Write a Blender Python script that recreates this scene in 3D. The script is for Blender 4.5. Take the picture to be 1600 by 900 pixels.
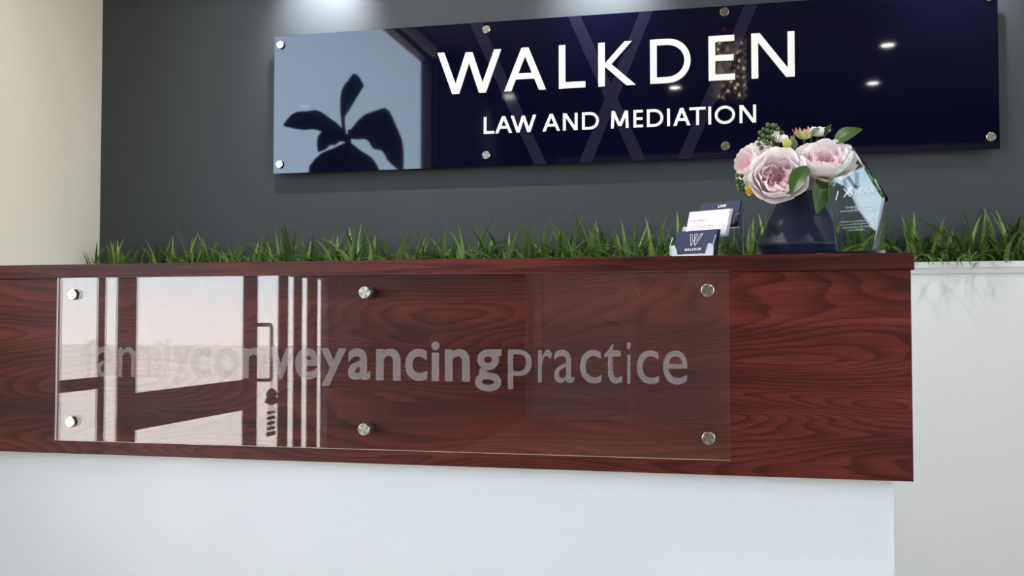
import bpy, bmesh, math, random
from mathutils import Vector, Matrix, Euler
for o in list(bpy.data.objects): bpy.data.objects.remove(o, do_unlink=True)
scene = bpy.context.scene
C = scene.collection
R = math.radians
rnd = random.Random(7)

# ------------------------------------------------------------------ camera
cam = bpy.data.cameras.new('camera'); cam_o = bpy.data.objects.new('camera', cam); C.objects.link(cam_o)
cam.sensor_width = 36; cam.lens = 1528/1600*36; cam.clip_start = .05
cam_o.location = (0, -2, 1.02); cam_o.rotation_euler = (R(90+1.897), 0, R(12.478))
scene.camera = cam_o
# ------------------------------------------------------------------ sky, sun, exposure
SKY = 10.0
world = bpy.data.worlds.new('sky'); scene.world = world; world.use_nodes = True
wn = world.node_tree; wn.nodes.clear()
w_out = wn.nodes.new('ShaderNodeOutputWorld'); w_bg = wn.nodes.new('ShaderNodeBackground')
w_tc = wn.nodes.new('ShaderNodeTexCoord'); w_sep = wn.nodes.new('ShaderNodeSeparateXYZ'); w_r = wn.nodes.new('ShaderNodeValToRGB')
wn.links.new(w_tc.outputs['Generated'], w_sep.inputs[0]); wn.links.new(w_sep.outputs['Z'], w_r.inputs[0])
w_r.color_ramp.elements[0].position = 0.0; w_r.color_ramp.elements[0].color = (.90, .88, .86, 1)   # hazy horizon
w_r.color_ramp.elements[1].position = .44; w_r.color_ramp.elements[1].color = (.42, .415, .43, 1)   # thin grey cloud overhead
e = w_r.color_ramp.elements.new(.14); e.color = (.60, .79, 1.0, 1)
e = w_r.color_ramp.elements.new(.24); e.color = (.58, .74, .95, 1)
wn.links.new(w_r.outputs[0], w_bg.inputs[0]); w_bg.inputs[1].default_value = SKY
wn.links.new(w_bg.outputs[0], w_out.inputs[0])
sun = bpy.data.lights.new('sun', 'SUN'); sun.energy = 24; sun.angle = R(1); sun.color = (1, .95, .89)
sun_o = bpy.data.objects.new('sun', sun); C.objects.link(sun_o)
sun_o.rotation_euler = Vector((0, -.75, -.85)).to_track_quat('-Z', 'Y').to_euler()
vs = scene.view_settings
vs.view_transform = 'Standard'; vs.look = 'None'; vs.exposure = 0.0; vs.gamma = 1; vs.use_curve_mapping = False
SPOT_W, ROOM_W = 36.0, 45.0

# ------------------------------------------------------------------ helpers
class MB:
    def __init__(s): s.bm = bmesh.new(); s.mi = 0
    def _f(s, vs, smooth=False):
        try:
            f = s.bm.faces.new(vs); f.material_index = s.mi; f.smooth = smooth
        except ValueError: pass
    def box(s, x0, x1, y0, y1, z0, z1, bev=0, seg=2):
        b = bmesh.new()
        v = [b.verts.new((x, y, z)) for x in (x0, x1) for y in (y0, y1) for z in (z0, z1)]
        for q in ((0,1,3,2),(4,6,7,5),(0,4,5,1),(2,3,7,6),(0,2,6,4),(1,5,7,3)): b.faces.new([v[i] for i in q])
        if bev: bmesh.ops.bevel(b, geom=list(b.edges), offset=bev, segments=seg, profile=.5, affect='EDGES')
        s.merge(b); return s
    def merge(s, b, M=None):
        if M: bmesh.ops.transform(b, matrix=M, verts=b.verts)
        mp = {v: s.bm.verts.new(v.co) for v in b.verts}
        for f in b.faces: s._f([mp[v] for v in f.verts], f.smooth)
        b.free()
    def prism(s, pts, d0, d1, M=None):
        """polygon in XZ, extruded along Y from d0 to d1"""
        b = bmesh.new()
        a = [b.verts.new((x, d0, z)) for x, z in pts]; c = [b.verts.new((x, d1, z)) for x, z in pts]
        b.faces.new(a); b.faces.new(c[::-1]); n = len(pts)
        for i in range(n): b.faces.new((a[i], c[i], c[(i+1) % n], a[(i+1) % n]))
        bmesh.ops.recalc_face_normals(b, faces=b.faces)
        s.merge(b, M); return s
    def lathe(s, prof, n=32, M=None, smooth=True):
        b = bmesh.new(); rings = []
        for r, z in prof:
            if r < 1e-6: rings.append([b.verts.new((0, 0, z))])
            else: rings.append([b.verts.new((r*math.cos(2*math.pi*i/n), r*math.sin(2*math.pi*i/n), z)) for i in range(n)])
        for k in range(len(rings)-1):
            A, B = rings[k], rings[k+1]
            for i in range(n):
                j = (i+1) % n
                q = [A[i % len(A)], A[j % len(A)], B[j % len(B)], B[i % len(B)]]
                u = []
                for v in q:
                    if v not in u: u.append(v)
                if len(u) > 2:
                    f = b.faces.new(u); f.smooth = smooth
        bmesh.ops.recalc_face_normals(b, faces=b.faces)
        s.merge(b, M); return s
    def tube(s, pts, r, n=8, r1=None):
        pts = [Vector(p) for p in pts]; r1 = r if r1 is None else r1
        b = bmesh.new(); rings = []
        for k, p in enumerate(pts):
            t = (pts[min(k+1, len(pts)-1)] - pts[max(k-1, 0)]).normalized()
            a = t.orthogonal().normalized() if k == 0 else (a - t*a.dot(t)).normalized()
            c = t.cross(a); rr = r + (r1-r)*k/(len(pts)-1)
            rings.append([b.verts.new(p + rr*(a*math.cos(2*math.pi*i/n) + c*math.sin(2*math.pi*i/n))) for i in range(n)])
        for A, B in zip(rings, rings[1:]):
            for i in range(n):
                f = b.faces.new((A[i], A[(i+1) % n], B[(i+1) % n], B[i])); f.smooth = True
        b.faces.new(rings[0][::-1]); b.faces.new(rings[-1])
        s.merge(b); return s
    def grid(s, P, smooth=True):
        V = [[s.bm.verts.new(p) for p in row] for row in P]
        for i in range(len(V)-1):
            for j in range(len(V[0])-1): s._f((V[i][j], V[i][j+1], V[i+1][j+1], V[i+1][j]), smooth)
        return s
    def ball(s, c, r, u=8, v=6):
        b = bmesh.new(); bmesh.ops.create_uvsphere(b, u_segments=u, v_segments=v, radius=r)
        for f in b.faces: f.smooth = True
        s.merge(b, Matrix.Translation(c)); return s
    def mesh(s, name, mats):
        me = bpy.data.meshes.new(name); s.bm.to_mesh(me); s.bm.free()
        for m in (mats if isinstance(mats, (list, tuple)) else [mats]): me.materials.append(m)
        return me
    def build(s, name, mats, parent=None): return link(name, s.mesh(name, mats), parent)
def link(name, me, parent=None, loc=None, rot=None, scale=None):
    o = bpy.data.objects.new(name, me); C.objects.link(o); o.parent = parent
    if loc is not None: o.location = loc
    if rot is not None: o.rotation_euler = rot
    if scale is not None: o.scale = scale if hasattr(scale, '__len__') else (scale,)*3
    return o
def thing(name, label, cat, loc=(0, 0, 0), rot=(0, 0, 0), group=None):
    o = link(name, None, None, loc, rot); o.empty_display_size = .05
    return tag(o, label, cat, group)
def tag(o, label=None, cat=None, group=None, kind=None):
    for k, v in (('label', label), ('category', cat), ('group', group), ('kind', kind)):
        if v: o[k] = v
    return o
def struct(o, label=None): o['kind'] = 'structure'; return o if not label else tag(o, label)
def copy_tree(o, parent=None):
    c = o.copy(); C.objects.link(c); c.parent = parent
    for ch in list(o.children): copy_tree(ch, c)
    return c

# ------------------------------------------------------------------ materials
M = {}
def lin(r, g, b):
    f = lambda c: (c/255/12.92 if c/255 <= .04045 else ((c/255+.055)/1.055)**2.4)
    return (f(r), f(g), f(b), 1)
def pmat(name, col, rough=.5, spec=.5, metal=0, bump=0, bscale=200, **kw):
    m = bpy.data.materials.new(name); m.use_nodes = True; nt = m.node_tree; b = nt.nodes['Principled BSDF']
    b.inputs['Base Color'].default_value = col; b.inputs['Roughness'].default_value = rough
    b.inputs['Specular IOR Level'].default_value = spec; b.inputs['Metallic'].default_value = metal
    for k, v in kw.items(): b.inputs[k.replace('_', ' ')].default_value = v
    if bump:
        tc = nt.nodes.new('ShaderNodeTexCoord'); n = nt.nodes.new('ShaderNodeTexNoise'); bp = nt.nodes.new('ShaderNodeBump')
        n.inputs['Scale'].default_value = bscale; n.inputs['Detail'].default_value = 3
        nt.links.new(tc.outputs['Object'], n.inputs['Vector']); nt.links.new(n.outputs[0], bp.inputs['Height'])
        bp.inputs['Strength'].default_value = bump; bp.inputs['Distance'].default_value = .001
        nt.links.new(bp.outputs[0], b.inputs['Normal'])
    M[name] = m; return m
def rand_col(m, c0, c1):
    nt = m.node_tree; b = nt.nodes['Principled BSDF']; oi = nt.nodes.new('ShaderNodeObjectInfo'); r = nt.nodes.new('ShaderNodeValToRGB')
    r.color_ramp.elements[0].color = c0; r.color_ramp.elements[1].color = c1
    nt.links.new(oi.outputs['Random'], r.inputs[0]); nt.links.new(r.outputs[0], b.inputs['Base Color'])
def emit(name, col, s):
    m = bpy.data.materials.new(name); m.use_nodes = True; nt = m.node_tree; nt.nodes.clear()
    e = nt.nodes.new('ShaderNodeEmission'); o = nt.nodes.new('ShaderNodeOutputMaterial')
    e.inputs[0].default_value = col; e.inputs[1].default_value = s; nt.links.new(e.outputs[0], o.inputs[0]); M[name] = m; return m
def clear(name, tint=(1, 1, 1, 1), f0=.04, rough=0.0):
    """thin clear sheet: see-through with a mirror sheen that grows at grazing angles"""
    m = bpy.data.materials.new(name); m.use_nodes = True; nt = m.node_tree; nt.nodes.clear(); N = nt.nodes.new; L = nt.links.new
    g = N('ShaderNodeNewGeometry'); d = N('ShaderNodeVectorMath'); d.operation = 'DOT_PRODUCT'
    L(g.outputs['Normal'], d.inputs[0]); L(g.outputs['Incoming'], d.inputs[1])
    def mth(op, a, b):
        n = N('ShaderNodeMath'); n.operation = op
        for i, v in enumerate((a, b)):
            if v is None: continue
            if isinstance(v, (int, float)): n.inputs[i].default_value = v
            else: L(v, n.inputs[i])
        return n.outputs[0]
    a = mth('ABSOLUTE', d.outputs['Value'], None); a = mth('SUBTRACT', 1.0, a); a = mth('POWER', a, 5.0)
    a = mth('MULTIPLY', a, 1-f0); a = mth('ADD', a, f0)
    t = N('ShaderNodeBsdfTransparent'); t.inputs[0].default_value = tint
    gl = N('ShaderNodeBsdfGlossy'); gl.inputs['Roughness'].default_value = rough; gl.inputs[0].default_value = (1, 1, 1, 1)
    mx = N('ShaderNodeMixShader'); L(a, mx.inputs[0]); L(t.outputs[0], mx.inputs[1]); L(gl.outputs[0], mx.inputs[2])
    o = N('ShaderNodeOutputMaterial'); L(mx.outputs[0], o.inputs[0]); M[name] = m; return m
def frosted(name, col, alpha, rough=.6):
    m = bpy.data.materials.new(name); m.use_nodes = True; nt = m.node_tree; nt.nodes.clear(); N = nt.nodes.new; L = nt.links.new
    t = N('ShaderNodeBsdfTransparent'); d = N('ShaderNodeBsdfDiffuse'); d.inputs[0].default_value = col
    mx = N('ShaderNodeMixShader'); mx.inputs[0].default_value = alpha; L(t.outputs[0], mx.inputs[1]); L(d.outputs[0], mx.inputs[2])
    o = N('ShaderNodeOutputMaterial'); L(mx.outputs[0], o.inputs[0]); M[name] = m; return m
def wood(name, off=0.0, zs=9.0, xs=1.3, bands=26.0, tone=0.0):
    m = bpy.data.materials.new(name); m.use_nodes = True; nt = m.node_tree; N = nt.nodes.new; L = nt.links.new
    b = nt.nodes['Principled BSDF']; tc = N('ShaderNodeTexCoord')
    def noise(sx, sz, detail, rough=.5, dist=0.0, oz=0.0):
        mp = N('ShaderNodeMapping'); mp.inputs['Scale'].default_value = (sx, sx, sz); mp.inputs['Location'].default_value = (off, 0, oz+off)
        n = N('ShaderNodeTexNoise'); n.inputs['Scale'].default_value = 1; n.inputs['Detail'].default_value = detail
        n.inputs['Roughness'].default_value = rough; n.inputs['Distortion'].default_value = dist
        L(tc.outputs['Object'], mp.inputs[0]); L(mp.outputs[0], n.inputs['Vector']); return n.outputs[0]
    def mth(op, a, c=None, d=None):
        n = N('ShaderNodeMath'); n.operation = op
        for i, v in enumerate((a, c, d)):
            if v is None: continue
            if isinstance(v, (int, float)): n.inputs[i].default_value = v
            else: L(v, n.inputs[i])
        return n.outputs[0]
    h = noise(xs, zs, 1.6, .4, .35)
    wob = noise(6, 60, 2, .5)
    ph = mth('ADD', mth('MULTIPLY', h, bands), mth('MULTIPLY', wob, .55))
    fr = mth('FRACT', ph)                       # growth rings: slow rise, quick fall
    ring = mth('MULTIPLY', mth('POWER', fr, 2.2), mth('SUBTRACT', 1.0, mth('POWER', fr, 14.0)))
    fib = noise(7, 360, 4, .7)
    band = noise(.9, 14, 3, .55, .2, 7.0)
    v = mth('ADD', mth('MULTIPLY', ring, .23), mth('MULTIPLY', fib, .44))
    v = mth('ADD', mth('ADD', v, mth('MULTIPLY', band, .70)), tone)
    r = N('ShaderNodeValToRGB'); cr = r.color_ramp
    cr.elements[0].position = .42; cr.elements[0].color = lin(124, 60, 49)
    cr.elements[1].position = 1.0; cr.elements[1].color = lin(34, 13, 13)
    e = cr.elements.new(.62); e.color = lin(98, 41, 34)
    e = cr.elements.new(.80); e.color = lin(68, 23, 19)
    L(v, r.inputs[0]); L(r.outputs[0], b.inputs['Base Color'])
    b.inputs['Roughness'].default_value = .42; b.inputs['Specular IOR Level'].default_value = .22
    M[name] = m; return m

pmat('charcoal_paint', lin(59, 64, 67), .62, .35, bump=.25, bscale=380)
pmat('cream_paint', lin(228, 223, 210), .7, .3, bump=.2, bscale=300)
pmat('ceiling_paint', lin(70, 70, 74), .8, .2)
pmat('front_paint', lin(216, 205, 198), .8, .2)
pmat('white_paint', lin(232, 232, 228), .7, .3)
pmat('white_laminate', lin(230, 232, 232), .45, .4)
pmat('planter_white', lin(228, 228, 224), .5, .4)
pmat('floor_tile', lin(186, 178, 166), .35, .4, bump=.1, bscale=40)
pmat('pavement', lin(228, 222, 216), .8, .2, bump=.3, bscale=60)
pmat('dark_frame', lin(52, 40, 40), .4, .4)
pmat('steel', lin(186, 180, 166), .26, .5, 1.0)
pmat('steel_dark', lin(120, 116, 108), .35, .5, 1.0)
pmat('navy_gloss', lin(6, 7, 28), .03, .6)
pmat('navy_print', lin(30, 29, 48), .05, .5)
pmat('letter_white', lin(246, 246, 240), .4, .4)
pmat('navy_ceramic', lin(16, 25, 50), .55, .5)
pmat('soil', lin(45, 36, 28), .95, .1, bump=.8, bscale=120)
pmat('card_navy', lin(36, 42, 74), .55, .3)
pmat('card_white', lin(236, 226, 238), .6, .3)
pmat('ink_grey', lin(60, 52, 70), .7, .2)
pmat('ink_pink', lin(176, 130, 160), .7, .2)
pmat('black_base', lin(14, 15, 16), .06, .6)
pmat('bronze', lin(120, 82, 50), .3, .5, 1.0)
pmat('terracotta', lin(60, 56, 54), .7, .3)
pmat('bark', lin(58, 46, 36), .9, .2, bump=.6, bscale=80)
pmat('stem_green', lin(70, 96, 40), .6, .3)
pmat('berry_green', lin(62, 84, 34), .35, .5)
pmat('bud_yellow', lin(206, 204, 110), .7, .2, bump=1.0, bscale=900)
pmat('stamen_gold', lin(206, 166, 40), .7, .2, bump=1.0, bscale=900)
pmat('vinyl_blue', lin(24, 28, 66), .5, .3)
nt = M['steel'].node_tree; tc_ = nt.nodes.new('ShaderNodeTexCoord'); gr_ = nt.nodes.new('ShaderNodeTexGradient'); gr_.gradient_type = 'RADIAL'
mp_ = nt.nodes.new('ShaderNodeMapping'); mp_.inputs['Rotation'].default_value = (R(90), 0, 0); nz_ = nt.nodes.new('ShaderNodeMath'); nz_.operation = 'MULTIPLY'; nz_.inputs[1].default_value = 25.13
sn_ = nt.nodes.new('ShaderNodeMath'); sn_.operation = 'SINE'; rr_ = nt.nodes.new('ShaderNodeValToRGB')
nt.links.new(tc_.outputs['Object'], mp_.inputs[0]); nt.links.new(mp_.outputs[0], gr_.inputs[0]); nt.links.new(gr_.outputs['Fac'], nz_.inputs[0]); nt.links.new(nz_.outputs[0], sn_.inputs[0]); nt.links.new(sn_.outputs[0], rr_.inputs[0])
rr_.color_ramp.elements[0].color = lin(172, 166, 152); rr_.color_ramp.elements[1].color = lin(212, 208, 196); nt.links.new(rr_.outputs[0], nt.nodes['Principled BSDF'].inputs['Base Color'])  # radial highlights of brushed steel painted in as lighter and darker sectors
wood('mahogany', 3.1, 6.5, 1.0, 42.0, .10); wood('mahogany_edge', 11.0, 30.0, .8, 10.0, .17)
clear('pane_glass', (.97, .985, .98, 1), .04)
clear('acrylic', (.975, .975, .97, 1), .045)
clear('holder_clear', (.93, .955, .96, 1), .045, 0.0)
frosted('acrylic_edge', (.9, .9, .88, 1), .75)  # whitish mix paints in the bright edge highlight of clear acrylic
frosted('etch', (.58, .55, .54, 1), .26)
frosted('holder_edge', (.8, .86, .86, 1), .5)
frosted('etch_white', (.95, .95, .95, 1), .55)
emit('lamp_lens', (1, .96, .9, 1), 40.0); emit('lamp_warm', (1, .72, .4, 1), 30.0); emit('spot_lens', (.93, .95, 1, 1), 60.0)
m = pmat('award_glass', (.86, .975, .945, 1), 0.0, .5); m.node_tree.nodes['Principled BSDF'].inputs['Transmission Weight'].default_value = 1.0
m.node_tree.nodes['Principled BSDF'].inputs['IOR'].default_value = 1.5
m = pmat('crystal', (1, .95, .88, 1), .02, .8, .6)
def leafy(name, c0, c1, rough=.42, trans=.25):
    m = pmat(name, c0, rough, .4); rand_col(m, c0, c1)
    nt = m.node_tree; b = nt.nodes['Principled BSDF']; out = nt.nodes['Material Output']
    t = nt.nodes.new('ShaderNodeBsdfTranslucent'); mx = nt.nodes.new('ShaderNodeMixShader'); mx.inputs[0].default_value = trans
    src = b.inputs['Base Color'].links[0].from_socket
    nt.links.new(src, t.inputs[0]); nt.links.new(b.outputs[0], mx.inputs[1]); nt.links.new(t.outputs[0], mx.inputs[2]); nt.links.new(mx.outputs[0], out.inputs[0])
    return m
leafy('grass_blade', lin(44, 78, 22), lin(132, 162, 84), .34)
leafy('bouquet_leaf', lin(32, 58, 20), lin(58, 88, 34), .4, .12)
leafy('sage_leaf', lin(96, 124, 84), lin(126, 150, 108), .6, .15)
leafy('house_plant_leaf', lin(22, 40, 20), lin(34, 56, 26), .35, .04)
def petal_mat(name, base, mid, tip, midpos=.5):
    """petal pigment runs from a deeper base to a paler rim (per-vertex position along the petal)"""
    m = pmat(name, tip, .55, .25); nt = m.node_tree; b = nt.nodes['Principled BSDF']; out = nt.nodes['Material Output']
    a = nt.nodes.new('ShaderNodeAttribute'); a.attribute_name = 'along'; r = nt.nodes.new('ShaderNodeValToRGB')
    r.color_ramp.elements[0].color = base; r.color_ramp.elements[1].color = tip; e = r.color_ramp.elements.new(midpos); e.color = mid
    nt.links.new(a.outputs['Fac'], r.inputs[0]); nt.links.new(r.outputs[0], b.inputs['Base Color'])
    t = nt.nodes.new('ShaderNodeBsdfTranslucent'); mx = nt.nodes.new('ShaderNodeMixShader'); mx.inputs[0].default_value = .12
    nt.links.new(r.outputs[0], t.inputs[0]); nt.links.new(b.outputs[0], mx.inputs[1]); nt.links.new(t.outputs[0], mx.inputs[2]); nt.links.new(mx.outputs[0], out.inputs[0])
petal_mat('petal_outer', lin(250, 226, 230), lin(253, 240, 241), lin(255, 250, 249))
petal_mat('petal_inner', lin(247, 190, 202), lin(252, 218, 226), lin(254, 240, 242))
petal_mat('petal_heart', lin(246, 178, 190), lin(251, 205, 214), lin(253, 228, 233))
petal_mat('petal_cream', lin(238, 232, 210), lin(250, 246, 238), lin(253, 251, 248))
petal_mat('bud_petal', lin(160, 178, 104), lin(206, 208, 140), lin(232, 140, 144), .70)

# ------------------------------------------------------------------ room shell
XL, XR, YB, YF, H = -2.06, 3.2, .90, -8.0, 3.0
struct(MB().box(XL-.2, XR+.1, YF-.1, YB+.1, -.1, 0).build('floor', M['floor_tile']))
struct(MB().box(XL-.2, XR+.1, YF-.1, YB+.1, H, H+.12).build('ceiling', M['ceiling_paint']))
struct(MB().box(XL, XR, .45, YB, 2.42, H).build('ceiling_bulkhead', M['white_paint']))
struct(MB().box(XL-.2, XR+.1, YB, YB+.1, 0, H).build('wall_back', M['charcoal_paint']))
WY0, WY1, WZ0, WZT, WZ1 = -.20, -3.06, .10, 1.24, 2.93     # window wall opening
wl = MB().box(XL-.12, XL, WY0, YB, 0, H)                   # nib beside the desk
wl.box(XL-.12, XL, WY1, WY0, WZ1, H).box(XL-.12, XL, WY1, WY0, 0, WZ0)  .box(XL-.12, XL, -.77, WY0, WZ0, WZT)
struct(wl.build('wall_left', M['cream_paint']))
struct(MB().box(XL-.12, XL, YF, WY1, 0, H).build('wall_left_rear', M['charcoal_paint']))
VY0, VY1, VZ0, VZ1 = -4.6, -1.0, .75, 2.6               # opening for an unseen side window, added to light the cream wall
wr = MB().box(XR, XR+.1, VY1, YB, 0, H).box(XR, XR+.1, YF, VY0, 0, H).box(XR, XR+.1, VY0, VY1, 0, VZ0).box(XR, XR+.1, VY0, VY1, VZ1, H)
struct(wr.build('wall_right', M['cream_paint']))
w2 = link('added_window', None, None, (XR+.05, (VY0+VY1)/2, VZ0)); struct(w2)
hy = (VY1-VY0)/2; hz = VZ1-VZ0
for a, b, c, d_ in ((-hy, hy, 0, .05), (-hy, hy, hz-.05, hz), (-hy, -hy+.05, .05, hz-.05), (hy-.05, hy, .05, hz-.05), (-.6-.025, -.6+.025, .05, hz-.05), (.6-.025, .6+.025, .05, hz-.05)):
    MB().box(-.035, .035, a, b, c, d_).build('frame_bar', M['dark_frame'], w2)
for a, b in ((-hy+.05, -.625), (-.575, .575), (.625, hy-.05)):
    MB().grid([[(0, a, .05), (0, b, .05)], [(0, a, hz-.05), (0, b, hz-.05)]], False).build('pane', M['pane_glass'], w2)
struct(MB().box(XL-.12, XR+.1, YF-.1, YF, 0, H).build('wall_front', M['front_paint']))
gr = MB().box(-60, 60, -40, 40, -.35, -.15).build('ground', M['pavement']); struct(gr)

win = link('window_1', None, None, (XL-.06, (WY0+WY1)/2, WZ0)); struct(win)
def wpart(mb, name, mat):
    for v in mb.bm.verts: v.co -= Vector(win.location)
    return mb.build(name, mat, win)
fx0, fx1 = XL-.10, XL-.03
for (a, b, z0, z1) in ((WY1, WY0, WZT, WZT+.05), (WY1, WY0, WZ1-.04, WZ1), (WY1, -.77, WZ0, WZ0+.06)):
    wpart(MB().box(fx0, fx1, a, b, z0, z1), 'frame_rail', M['dark_frame'])
for (a, b) in ((WY0-.04, WY0), (WY1, WY1+.03)): wpart(MB().box(fx0, fx1, a, b, WZT+.05, WZ1-.04), 'frame_post', M['dark_frame'])
for (a, b) in ((-.80, -.77), (-1.075, -1.045), (-1.26, -1.155), (-2.20, -2.08), (-2.52, -2.43), (-2.68, -2.60), (-2.87, -2.76), (WY1, -3.0)):
    wpart(MB().box(XL-.066, XL-.054, a, b, WZ0+.06, WZT), 'frame_post', M['dark_frame'])
wpart(MB().box(XL-.066, XL-.054, -1.045, -.80, .785, .825), 'mid_rail', M['dark_frame'])
wpart(MB().box(XL-.066, XL-.054, -2.08, -1.26, .62, .755), 'mid_rail', M['dark_frame'])
for (a, b, z0, z1) in ((WY1+.03, WY0-.04, WZT+.05, WZ1-.04), (-1.045, -.80, .825, WZT), (-1.045, -.80, WZ0+.06, .785), (-1.155, -1.075, WZ0+.06, WZT),
                       (-2.08, -1.26, .755, WZT), (-2.08, -1.26, WZ0+.06, .62), (-2.43, -2.20, WZ0+.06, WZT), (-2.60, -2.52, WZ0+.06, WZT), (-2.76, -2.68, WZ0+.06, WZT), (-3.0, -2.87, WZ0+.06, WZT)):
    wpart(MB().grid([[(XL-.06, a, z0), (XL-.06, b, z0)], [(XL-.06, a, z1), (XL-.06, b, z1)]], False), 'pane', M['pane_glass'])
hd = wpart(MB().tube([(XL-.055, -2.16, 1.0), (XL+.03, -2.16, 1.0), (XL+.035, -2.16, .99), (XL+.035, -2.16, .76), (XL+.03, -2.16, .75), (XL-.055, -2.16, .75)], .009), 'pull_handle', M['steel'])

d = link('door_1', None, None, (-1.45, YF+.02, 0)); struct(d)
def dpart(name, mb, mat): return mb.build(name, mat, d)
dpart('leaf', MB().box(-.42, .42, 0, .035, .01, 2.04, .004), M['white_paint'])
for z0, z1 in ((.22, .42), (.50, 1.16), (1.30, 1.9)):
    fr_ = MB(); pts = []
    for (cx, cz, a0) in ((.26, z1-.08, 0), (-.26, z1-.08, 90), (-.26, z0+.08, 180), (.26, z0+.08, 270)):
        for k in range(5): a = R(a0+k*22.5); pts.append((cx+.08*math.cos(a), .04, cz+.08*math.sin(a)))
    pts.append(pts[0]); fr_.tube(pts, .012, 6); dpart('panel_moulding', fr_, M['white_paint'])
for a, b in ((-.52, -.43), (.43, .52)): dpart('architrave', MB().box(a, b, -.02, .03, 0, 2.14, .004), M['white_paint'])
dpart('architrave', MB().box(-.52, .52, -.02, .03, 2.05, 2.14, .004), M['white_paint'])
dpart('door_handle', MB().tube([(.36, .035, 1.0), (.36, .085, 1.0), (.35, .09, 1.0), (.25, .09, 1.0)], .009), M['steel'])

# ------------------------------------------------------------------ reception desk
desk = thing('reception_desk', 'long reception desk with mahogany grain upper panel over white base', 'desk', (-.85, .15, 0))
def part(par, name, mb, mat, label=None):
    Mi = par.matrix_basis.inverted()
    for v in mb.bm.verts: v.co = Mi @ v.co
    o = mb.build(name, mat, par)
    if label: o['label'] = label
    return o
DX0 = XL+.004
part(desk, 'countertop', MB().box(DX0, .349, -.006, .31, 1.117, 1.150, .0015), M['mahogany_edge'])
part(desk, 'front_panel', MB().box(DX0, .343, 0, .022, .712, 1.117, .0008), M['mahogany'])
part(desk, 'end_panel', MB().box(.321, .343, .022, .30, .712, 1.117, .0008), M['mahogany'])
part(desk, 'back_panel', MB().box(DX0, .321, .278, .30, .735, 1.117), M['white_laminate'])
part(desk, 'base_front', MB().box(DX0, .313, .042, .062, .0, .735), M['white_laminate'])
part(desk, 'base_end', MB().box(.293, .313, .062, .60, 0, .712), M['white_laminate'])
part(desk, 'work_surface', MB().box(DX0, .293, .062, .60, .712, .735), M['white_laminate'])

# ------------------------------------------------------------------ planter wall and grass
pl = thing('planter_wall', 'white half-height planter wall with moulded rim behind the desk', 'planter', (-.2, .82, 0))
PX1 = 2.4
part(pl, 'front_panel', MB().box(XL+.003, PX1, .757, .775, 0, 1.142), M['planter_white'])
part(pl, 'rim', MB().box(XL+.003, PX1, .742, .782, 1.157, 1.174, .002), M['planter_white'])
part(pl, 'moulding', MB().prism([(.757, 1.140), (.750, 1.144), (.7475, 1.157), (.775, 1.157), (.775, 1.140)], XL+.003, PX1, Matrix(((0, 1, 0, 0), (1, 0, 0, 0), (0, 0, 1, 0), (0, 0, 0, 1)))), M['planter_white'])
part(pl, 'end_panel', MB().box(PX1-.018, PX1, .775, .896, 0, 1.157), M['planter_white'])
part(pl, 'soil', MB().box(XL+.003, PX1-.018, .775, .896, 1.06, 1.135), M['soil'])

def blade_mesh(L, w, a0, a1, twist, k):
    mb = MB(); n = 9; p = Vector((0, 0, 0)); rows = []
    for i in range(n+1):
        t = i/n; a = a0 + (a1-a0)*t**1.35
        ww = w*(.55+.45*min(1, t*3.2))*(1-max(0, (t-.45)/.55)**1.7)*.5 + .00015
        c, s = math.cos(twist*t), math.sin(twist*t)
        side = Vector((-s*math.cos(a)*.35, c, s*.3)).normalized()
        nrm = Vector((-math.cos(a), 0, math.sin(a)))
        rows.append([p - side*ww + nrm*ww*.32, p.copy(), p + side*ww + nrm*ww*.32])
        p = p + Vector((math.sin(a), 0, math.cos(a)))*(L/n)
    mb.grid(rows); return mb.mesh('leaf', M['grass_blade'])
BL = []
for k in range(16):
    up = k % 4
    a0 = R((4, 14, 26, 38)[up]+rnd.uniform(-4, 4)); a1 = a0 + R((40, 75, 100, 110)[up]+rnd.uniform(-18, 18))
    BL.append(blade_mesh(rnd.uniform(.15, .215)*(1.0, 1.05, 1.1, 1.0)[up], rnd.uniform(.010, .0150), a0, a1, rnd.uniform(-1, 1), k))
def tuft(x, y, s, label, nb, name='grass_tuft'):
    t = thing(name, label, 'grass', (x, y, 1.135), (0, 0, rnd.uniform(0, 6.28)), 'grass tufts in the planter')
    for i in range(nb):
        o = link('leaf', BL[rnd.randrange(16)], t, (rnd.uniform(-.012, .012), rnd.uniform(-.012, .012), -.004),
                 (rnd.uniform(-.08, .08), rnd.uniform(-.08, .08), i*2.399+rnd.uniform(-.4, .4)), s*rnd.uniform(.62, 1.08))
    return t
x = XL+.07; i = 0
while x < 1.0:
    for (yy, dx) in ((.802, 0), (.842, .03)):
        s = .80 + .18*min(1, max(0, (x+2.0)/1.6)) + rnd.uniform(-.07, .08)
        zone = 'between the cream wall and the sign edge' if x < -1.42 else 'under the mirrored plant in the sign' if x < -.72 else 'under the white sign lettering' if x < -.12 else 'behind the card holder' if x < .06 else 'behind the navy vase and glass award'
        lab = 'leafy green grass tuft in the planter beyond the end of the desk' if x > .46 else ('small green grass tuft by the cream wall, behind the desk' if x < -1.95 else 'arching green grass tuft in the planter '+zone)
        tuft(x+dx+rnd.uniform(-.012, .012), yy+rnd.uniform(-.006, .006), s, lab, 19)
    x += .068
# a few tufts spill over the rim beside the desk
for (x, a) in ((.49, 1.1), (.57, .5), (.63, 1.6), (.71, .9), (.80, 1.3)):
    t = tuft(x, .786, .92, 'grass tuft spilling blades over the white planter rim', 10)

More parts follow.
